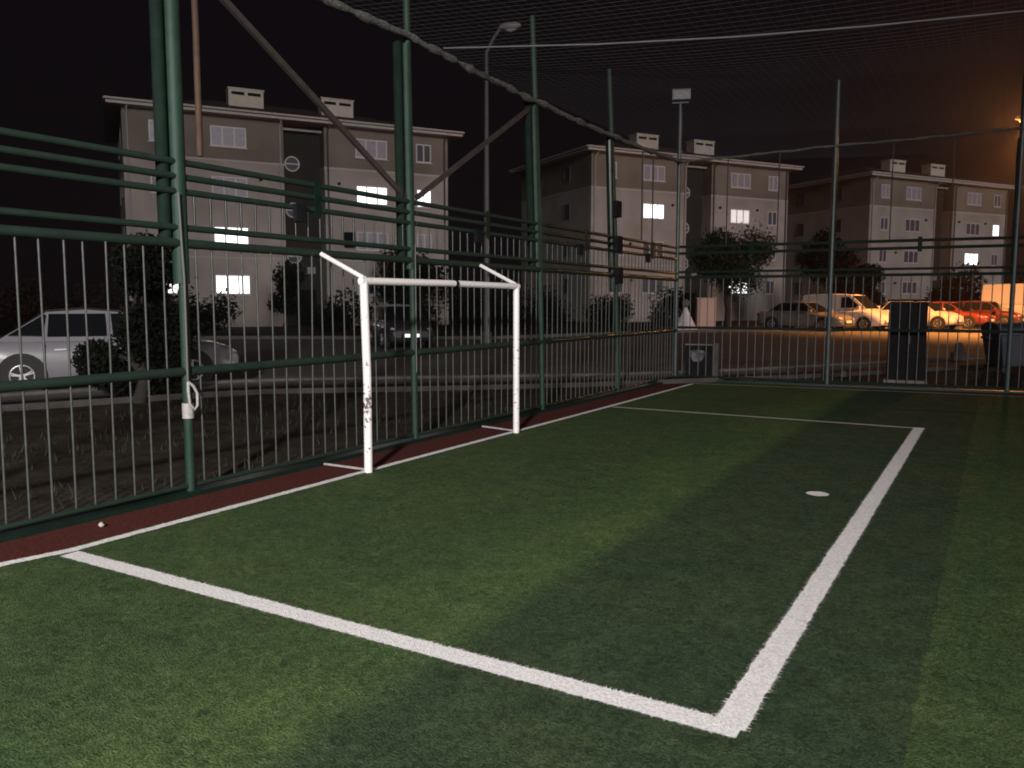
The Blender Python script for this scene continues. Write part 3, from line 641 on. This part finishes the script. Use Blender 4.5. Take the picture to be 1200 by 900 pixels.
l2o = bpy.data.objects.new('sodium_spill', l2d); C.objects.link(l2o); l2o.location = lq+Vector((0, 0, -0.20))
# ------------------------------------------------------------------ fences
FX = -0.75
Y0, Y1 = -5.05, 11.66
fence = empty('metal_fence', (FX, Y0, 0), 0, 'green metal picket fence behind the goal, with tall net posts and V braces', 'fence')
def F(p): return (p[0]-FX, p[1]-Y0, p[2])
POST = [(-5.05, 0, 0, 6.1), (-1.63, 0.0, 0.0, 6.1), (1.79, 0.0, -0.10, 6.1), (5.22, 0.0, -0.38, 6.14), (8.33, -0.02, -0.55, 6.05)]
for i, (py, lx, ly, h) in enumerate(POST):
    q = MB(); q.tube([F((FX, py, 0.0)), F((FX+lx*.5, py+ly*.35, h*.5)), F((FX+lx, py+ly, h))], 0.043, 12); q.tube([F((FX+lx, py+ly, h)), F((FX+lx, py+ly, h+.01))], 0.047, 12)
    po = q.build('post', M['green'], fence)
    e = MB(); hh = 4.92
    l1 = ly*2.4/h; l2 = ly*hh/h
    if i in (1, 2, 3):
        ht_ = 6.05 if i == 1 else hh; e.tube([F((FX-.02, py+l1, (1.95, 2.2, 2.3)[i-1])), F((FX-.02, py+ly*ht_/h, ht_))], (.072, .062, .060)[i-1], 14)
        e.build('post_sleeve', M['green'], po)
        e2 = MB(); e2.tube([F((FX-.05, py+l1-.13, 2.26)), F((FX-.05, py+ly*ht_/h-.13, ht_))], 0.058, 12); e2.build('post_sleeve', M['matte'], po)
    elif i == 4:
        e.tube([F((FX-.05, py+l1+.0, 2.0)), F((FX-.05, py+l2+.0, hh))], 0.07, 12); e.build('post_sleeve', M['darkgreen'], po)
        for zz in (2.15, 2.75, 3.4):
            k = MB(); k.box(-.10, .10, py+ly*zz/h-Y0-.06, py+ly*zz/h-Y0+.16, zz, zz+.30); k.build('junction_box', M['dark'], po)
yend = back_y(FX)
ys_ = [p[0] for p in POST]+[yend]
def rails(y0, y1, specs, mt):
    for z, wd, ht in specs:
        q = MB(); q.tube([F((FX, y0+.045, z)), F((FX, y1-.045, z))], ht/2, 14); q.build('rail', mt, fence)
for a, b in zip(ys_[:-1], ys_[1:]):
    rails(a, b, [(0.09, .045, .045), (1.15, .05, .085), (2.31, .05, .085)], M['darkgreen'] if a > 4 else M['rail'])
    rails(a, b, [(2.45, .045, .06), (2.77, .045, .06), (2.90, .045, .06), (3.03, .045, .06)], M['darkgreen'] if a > 4 else M['rail'])
    c = (a+b)/2; q = MB(); q.box(.028, .036, c-Y0-.05, c-Y0+.05, 2.70, 3.08); q.build('joint_plate', M['darkgreen'], fence)
    q = MB(); q.box(.028, .08, c-Y0-.36, c-Y0-.22, 2.62, 2.80); q.build('junction_box', M['dark'], fence)
bm = MB(); bm.tube([(0,0,0.10),(0,0,1.0),(0,0,2.31)], 0.0092, 8); bar_me = bm.mesh('bar', M['paintbar'])
pm = MB(); pm.tube([(0,0,2.46),(0,0,2.76)], 0.0105, 8); pick_me = pm.mesh('picket', M['darkgreen'])
y = Y0+0.15
while y < yend-0.06:
    if min(abs(y-q) for q in ys_) > 0.06:
        o = link('bar', bar_me, fence, F((FX+random.uniform(-.004, .004), y+random.uniform(-.008, .008), 0))); o.rotation_euler = (random.gauss(0, .004), random.gauss(0, .003), random.random()*6)
        if y > -1.6: link('picket', pick_me, fence, F((FX, y, 0)))
    y += 0.18
for (a, b) in (((-1.50, 4.86), (1.66, 3.08)), ((1.90, 3.10), (4.95, 4.86))):
    q = MB(); q.bar(F((FX-.02, a[0], a[1])), F((FX-.02, b[0], b[1])), .045, .06); q.build('brace', M['brace'], fence)

bfence = empty('metal_fence', (FX, back_y(FX), 0), math.atan(0.10), 'grey metal picket fence behind the touch line, cars beyond it', 'fence')
def bx(x): return (x-FX)/math.cos(math.atan(.10))
BP = [(-0.75, 6.15), (2.53, 6.38), (5.85, 6.3), (9.3, 6.3)]
for x, h in BP:
    q = MB(); q.tube([(bx(x), 0, 0), (bx(x), 0, h)], .045, 12); po = q.build('post', M['bluegrey'], bfence)
    if x > -0.7: q = MB(); q.tube([(bx(x)-.005, .09, 2.4), (bx(x)-.005, .09, 4.95)], .06, 12); q.build('post_sleeve', M['darkgreen'], po)
for (x0, _), (x1, _) in zip(BP[:-1], BP[1:]):
    for z, wd, ht in ((0.10, .045, .05), (1.22, .045, .06), (2.36, .045, .06)):
        q = MB(); q.bar((bx(x0)+.05, 0, z), (bx(x1)-.05, 0, z), wd, ht); q.build('rail', M['matte'], bfence)
    for z, wd, ht in ((2.48, .045, .05), (2.90, .045, .06), (3.05, .045, .06)):
        q = MB(); q.bar((bx(x0)+.05, 0, z), (bx(x1)-.05, 0, z), wd, ht); q.build('rail', M['matte'], bfence)
    c = (bx(x0)+bx(x1))/2; q = MB(); q.box(c-.04, c+.04, -.036, -.028, 2.82, 3.12); q.build('joint_plate', M['matte'], bfence)
    for k in (0.33, 0.66):
        xx = bx(x0)+(bx(x1)-bx(x0))*k; q = MB(); q.tube([(xx, 0, 3.05), (xx, 0, 5.0)], .014, 6); q.build('net_rod', M['brace'], bfence)
y = 0.16
bb = MB(); bb.tube([(0,0,0.10),(0,0,1.0),(0,0,2.36)], 0.0105, 8); bbar = bb.mesh('bar', M['bar'])
while y < bx(9.25):
    if min(abs(y-bx(q[0])) for q in BP) > .06: o = link('bar', bbar, bfence, (y+random.uniform(-.008, .008), random.uniform(-.004, .004), 0)); o.rotation_euler = (random.gauss(0, .003), random.gauss(0, .004), random.random()*6)
    y += .18
for yy in (9.45, 10.05):
    q = MB(); q.tube([F((FX, yy, 3.05)), F((FX, yy, 4.85))], .016, 6); q.build('net_rod', M['brace'], fence)

# things tied to the posts
q = MB()
q.tube([(FX+.072, -1.70, 2.75), (FX+.066, -1.68, 2.3), (FX+.06, -1.662, 2.0), (FX+.058, -1.665, 1.05)], 0.011, 6)
o = q.build('pale_strand', M['cable']); tag(o, 'pale cable running down the left post into a white taped loop', 'cable')
q = MB(); q.tube([(FX+.062, -1.665, 1.06), (FX+.075, -1.62, 1.02), (FX+.08, -1.585, .95), (FX+.08, -1.585, .84), (FX+.075, -1.62, .80), (FX+.066, -1.66, .86), (FX+.064, -1.668, .98), (FX+.062, -1.665, 1.06)], .014, 7)
q.tube([(FX, -1.63, .72), (FX, -1.63, .86)], .052, 12)
q.build('tape_wrap', M['tape'], o)
q = MB(); q.tube([(FX+.055, 1.76, 2.5), (FX+.057, 1.757, 1.6), (FX+.055, 1.76, 0.9)], 0.008, 6); tag(q.build('pale_strand', M['cable']), 'thin pale line down the post seen through the goal', 'cable')  # thin pale tube down the left edge of the post
q = MB(); q.tube([(FX-.02, -1.38, 3.12), (FX-.02, -1.375, 4.2), (FX-.02, -1.39, 6.0)], .03, 10)
o = q.build('conduit_pipe', M['rust']); tag(o, 'rusty brown upright pipe beside the leftmost tall post', 'pipe')

# nets and wires
def wob_rope(pts, r, seed, name, label):
    s = MB(); P = [Vector(p) for p in pts]; L = []
    for a, b in zip(P[:-1], P[1:]):
        k = max(2, int((b-a).length/.06))
        for i in range(k):
            t = i/k; p = a+(b-a)*t; p.z -= 0.02*math.sin(math.pi*t)*(b-a).length/3.4; L.append(p)
    L.append(P[-1])
    pts2 = []; rs = []
    for i, p in enumerate(L):
        pts2.append(p+Vector((noise.noise((i*.11, seed, 0))*.03, noise.noise((i*.11, seed, 5))*.02, noise.noise((i*.16, seed, 9))*.025)))
        rs.append(max(.02, r*(1+.75*noise.noise((i*.23, seed, 3))+.5*noise.noise((i*.7, seed, 6)))))
    s.tube(pts2, rs, 8)
    # loose loops of netting hanging from it
    rnd = random.Random(seed)
    for i in range(0, 0, 9):
        a = pts2[i]; b = pts2[i+9]; dp = rnd.uniform(.02, .09)
        s.tube([a, a*.7+b*.3+Vector((rnd.uniform(-.03, .03), 0, -dp)), a*.3+b*.7+Vector((rnd.uniform(-.03, .03), 0, -dp)), b], .012, 5)
    return tag(s.build(name, M['rope']), label, 'net rope', 'bunched net ropes')
wob_rope([(FX+.06, -5.0, 5.02), (FX+.06, -1.63, 5.02), (FX+.06, 1.7, 4.99), (FX+.06, 4.9, 4.88), (FX+.06, 7.85, 4.86), (FX+.06, yend, 4.95)], .046, 1, 'net_rope', 'thick bunched net rope sagging along the goal side posts')
wob_rope([(FX, yend-.05, 4.95), (2.53, back_y(2.53)-.06, 5.05), (5.85, back_y(5.85)-.06, 5.12), (9.3, back_y(9.3)-.06, 5.15)], .026, 2, 'net_rope', 'thinner net rope strung along the far fence posts')
q = MB(); q.tube([(FX+.05, 2.41, 5.045), (1.25, 2.89, 4.92), (2.82, 3.27, 4.86), (4.2, 3.6, 4.845), (5.7, 3.97, 4.86), (8.5, 4.65, 4.93), (12.0, 5.5, 5.06)], .011, 6)
tag(q.build('support_wire', M['cable']), 'pale wire stretched across the sky over the pitch', 'wire')
q = MB()
def nz(x, y): return 4.97-0.22*math.sin(math.pi*min(1, max(0, (x+.75)/12.75)))*math.sin(math.pi*((y+5)/3.4 % 1.0))*.35-0.30*math.sin(math.pi*min(1, max(0, (x+.75)/12.75)))
k = 0; yy = -5.0
while yy < 11.5:
    q.tube([(x, yy, nz(x, yy)) for x in [-.7+1.06*i for i in range(13)]], .0013, 3, False); yy += .13
xx = -.7
while xx < 12:
    q.tube([(xx, v, nz(xx, v)) for v in [-5+.55*i for i in range(31)]], .0013, 3, False); xx += .13
tag(q.build('ceiling_net', M['thread']), 'fine sagging ball net stretched over the pitch', 'net')

# floodlight on the corner post
fl = empty('floodlight', (FX, yend, 6.15), 0, 'unlit white floodlight on top of the corner post', 'floodlight')
q = MB(); q.tube([(0,0,-.02), (0,0,.12)], .03, 8); q.bar((-.17, -.06, .10), (.17, .06, .10), .03, .03); q.build('bracket', M['galv'], fl)
q = MB(); a = Vector((.19, .07, 0)); n_ = Vector((.30, -.80, -.5)).normalized(); up = a.normalized().cross(n_); c0 = Vector((.02, 0, .27))
pts = [c0-a-up*.105, c0+a-up*.105, c0+a+up*.105, c0-a+up*.105]; q.slab(pts, -n_*.12); q.build('housing', M['lampwhite'], fl, bevel=.01)
q = MB(); pts = [c0-a*.86-up*.085+n_*.004, c0+a*.86-up*.085+n_*.004, c0+a*.86+up*.085+n_*.004, c0-a*.86+up*.085+n_*.004]; q.slab(pts, n_*.012); q.build('lens', M['lampglass'], fl)

# assumed floodlight, unseen; lamp and post added behind the camera for the turf falloff
assumed_fl = empty('floodlight', (8.0, -16.7, 0), 0, 'assumed lit floodlight on an added tall post behind the camera', 'floodlight')
q = MB(); q.tube([(0,0,0), (0,0,7.3)], .06, 10); q.build('post', M['green'], assumed_fl)
q = MB(); q.box(-.35, .05, -.05, .35, 7.28, 7.62); q.build('housing', M['lampwhite'], assumed_fl, bevel=.02)
pd_ = bpy.data.lights.new('assumed_floodlight', 'SPOT'); pd_.energy = 20500; pd_.color = (1.0, 0.955, 0.94); pd_.shadow_soft_size = 0.45; pd_.spot_size = math.radians(62); pd_.spot_blend = 1.0
pd_o = bpy.data.objects.new('assumed_floodlight', pd_); C.objects.link(pd_o); pd_o.location = (7.7, -16.0, 7.2)
pd_o.rotation_euler = (Vector((0.2, -0.6, 0))-pd_o.location).to_track_quat('-Z', 'Y').to_euler()

# ------------------------------------------------------------------ goal
G = empty('football_goal', (0, 0, 0), 0, 'white painted steel goal with chipped left post on the goal line', 'goal')
q = MB(); q.tube([(-.005,0,0), (.0,0,1.0), (-.02,-.01,2.0)], .044, 18); tag(q.build('goal_post', M['goalL'], G), 'left post with dark rusty chips')
q = MB(); q.tube([(0,3.08,0), (0,3.08,2.0)], .043, 18); q.build('goal_post', M['goalR'], G)
q = MB(); q.tube([(-.02,-.055,2.0), (-.012,1.5,2.008), (0,3.12,2.0)], .04, 18); q.build('crossbar', M['goalR'], G)
for yy, y2 in ((0, .08), (3.08, 3.25)):
    q = MB(); q.tube([(-.02,yy,2.03), (-.68,y2,2.30)], .026, 12); q.build('net_arm', M['goalR'], G)
    q = MB(); q.tube([(-.03,yy,.025), (-.61,yy-.02 if yy < 1 else yy+.09,.03)], .014, 10); q.build('ground_bar', M['groundbar'], G)
q = MB()
for (b, cc) in (((0.0, 1.62, 1.985), .05),):
    q.tube([(.0, 1.60, 2.007), (.0, 1.66, 2.007)], .0412, 14, False)
tag(q.build('tape_band', M['dark'], G), 'dark band on the crossbar')

# ------------------------------------------------------------------ street furniture beyond the back fence
cb = empty('utility_cabinet', (3.98, 12.75, zg(3.98, 12.75)-.02), math.atan(.10), 'tall dark steel cabinet behind the far fence', 'cabinet')
q = MB(); q.box(-.37, .37, -.22, .22, .18, 1.83); q.build('body', M['dark'], cb, bevel=.012)
q = MB(); q.box(-.42, .42, -.27, .27, 0, .177); q.build('plinth', M['wallblock'], cb, bevel=.01)
for s in (-1, 1):
    q = MB(); q.box(min(s*.015, s*.345), max(s*.015, s*.345), -.242, -.223, .26, 1.74); d_ = q.build('door', M['dark'], cb, bevel=.006)
q = MB(); q.tube([(.05, -.262, .95), (.05, -.262, 1.12)], .014, 8); q.build('handle', M['galv'], d_)
q = MB(); q.box(-.40, .40, -.26, .25, 1.833, 1.88); q.build('lid', M['dark'], cb, bevel=.01)

wp = empty('low_wall', (-.22, 12.05, 0), .12, 'low dark wall panel with a faded grey patch beside the corner post', 'wall')
q = MB(); q.box(-.40, .22, -.06, .06, 0, .80); q.build('panel', M['dark'], wp, bevel=.01)
q = MB()
q.slab([(-.12+.17*math.cos(t)*(1+.25*math.sin(3*t)), -.0625, .56+.17*math.sin(t)*(1+.2*math.cos(2*t))) for t in [i*2*math.pi/18 for i in range(18)]], (0, -.004, 0)); q.build('paint_patch', M['graffiti'], wp)
q = MB(); q.box(.225, .36, -.08, .08, 0, .86); q.build('pillar', M['pave'], wp, bevel=.012)
q = MB(); q.box(-.46, .40, -.075, .075, .803, .84) if False else q.box(-.41, .222, -.075, .075, .803, .835); q.build('coping', M['wallblock'], wp, bevel=.008)

bn = empty('waste_container', (6.15, 17.1, zg(6.15, 17.1)+.0), math.radians(25), 'blue grey wheeled waste container by the kerb', 'waste container')
q = MB(); b = 0
q.v += [(-.60,-.42,.18),(.60,-.42,.18),(.60,.42,.18),(-.60,.42,.18),(-.72,-.52,1.0),(.72,-.52,1.0),(.72,.52,1.0),(-.72,.52,1.0)]
for f in ((0,3,2,1),(4,5,6,7),(0,1,5,4),(1,2,6,5),(2,3,7,6),(3,0,4,7)): q.face(f)
q.box(-.76, .76, -.56, -.522, .92, 1.02); q.build('tub', M['bin'], bn, bevel=.03)
q = MB(); q.tube([(-.74, 0.0, 1.06), (0, 0, 1.10), (.74, 0, 1.06)], [.50, .52, .50], 20)
for i, v in enumerate(q.v): q.v[i] = (v[0], v[1], 1.02+max(0.0, (v[2]-1.06)*.45))
q.build('lid', M['bin'], bn)
for sx in (-.5, .5):
    for sy in (-.34, .34):
        q = MB(); q.disc_y((sx, .09), .09, sy-.03, sy+.03, 14); q.build('castor', M['black'], bn)
q = MB(); q.tube([(-.76, -.2, .82), (-.86, -.2, .86), (-.86, .2, .86), (-.76, .2, .82)], .02, 8); q.build('handle', M['galv'], bn)
bl = empty('concrete_bollard', (4.75, 19.1, zg(4.75, 19.1)+.08), .3, 'squat concrete bollard on the kerb edge left of the waste container', 'bollard')
q = MB(); q.box(-.17, .17, -.17, .17, 0, .24); q.build('base', M['wallblock'], bl, bevel=.02)
q = MB(); q.tube([(0,0,.24), (0,0,.42), (0,0,.50)], [.12, .11, .06], 12); q.build('cap', M['wallblock'], bl)
q = MB(); st_ = [(0.10*math.cos(t)*(1+.2*math.sin(2*t)), 0.08*math.sin(t)) for t in [i*2*math.pi/10 for i in range(10)]]
q.tube([(2.6, 13.7, 0.07), (2.6, 13.7, .10), (2.61, 13.7, .17), (2.6, 13.71, .21)], [.08, .11, .08, .02], 9)
tag(q.build('stone', M['kerb']), 'small pale stone on the grass behind the far fence', 'stone')
q = MB(); q.tube([(-.43, -2.74, .012), (-.42, -2.73, .025), (-.425, -2.735, .042)], [.018, .026, .010], 8); tag(q.build('litter_scrap', M['tape']), 'small white scrap of litter on the red strip', 'litter')

pk = empty('meter_cabinet', (-6.75, 33.1, zg(-6.75, 33.1)), math.radians(28), 'pinkish meter cabinet on the grass under the bushy tree', 'cabinet')
q = MB(); q.box(-.45, .45, -.25, .25, .12, 1.62); q.build('body', M['pink'], pk, bevel=.015)
q = MB(); q.box(-.48, .48, -.28, .28, 0, .118); q.build('plinth', M['wallblock'], pk)
q = MB(); q.box(-.40, .40, -.268, -.252, .22, 1.52); q.build('door', M['pink'], pk, bevel=.006)
q = MB(); q.slab([(-.5, -.32, 1.62), (.5, -.32, 1.62), (.5, .32, 1.62), (-.5, .32, 1.62)], (0, 0, .05)); q.build('roof', M['pink'], pk)
sh = empty('draped_sheet', (-7.5, 32.3, zg(-7.5, 32.3)), 0, 'white sheet draped like a tent beside the pinkish cabinet', 'sheet')
q = MB(); n = 22
for i in range(7):
    t = i/6
    for k in range(n):
        a = 2*math.pi*k/n; rr = (.05+.58*t)*(1+.14*t*math.sin(5*a+1)); q.v.append((rr*math.cos(a), rr*math.sin(a)*.7, 1.25*(1-t)**1.15+.01))
for i in range(6):
    for k in range(n): a = i*n+k; b = i*n+(k+1) % n; q.face((a, a+n, b+n, b), True)
q.face(range(n)); q.build('cloth', M['sheet'], sh)
q = MB(); q.tube([(0,0,1.2), (0,0,1.35), (0,0,1.5), (0,0,1.6)], [.06, .20, .20, .06], 12); q.build('bundle', M['wallblock'], sh)
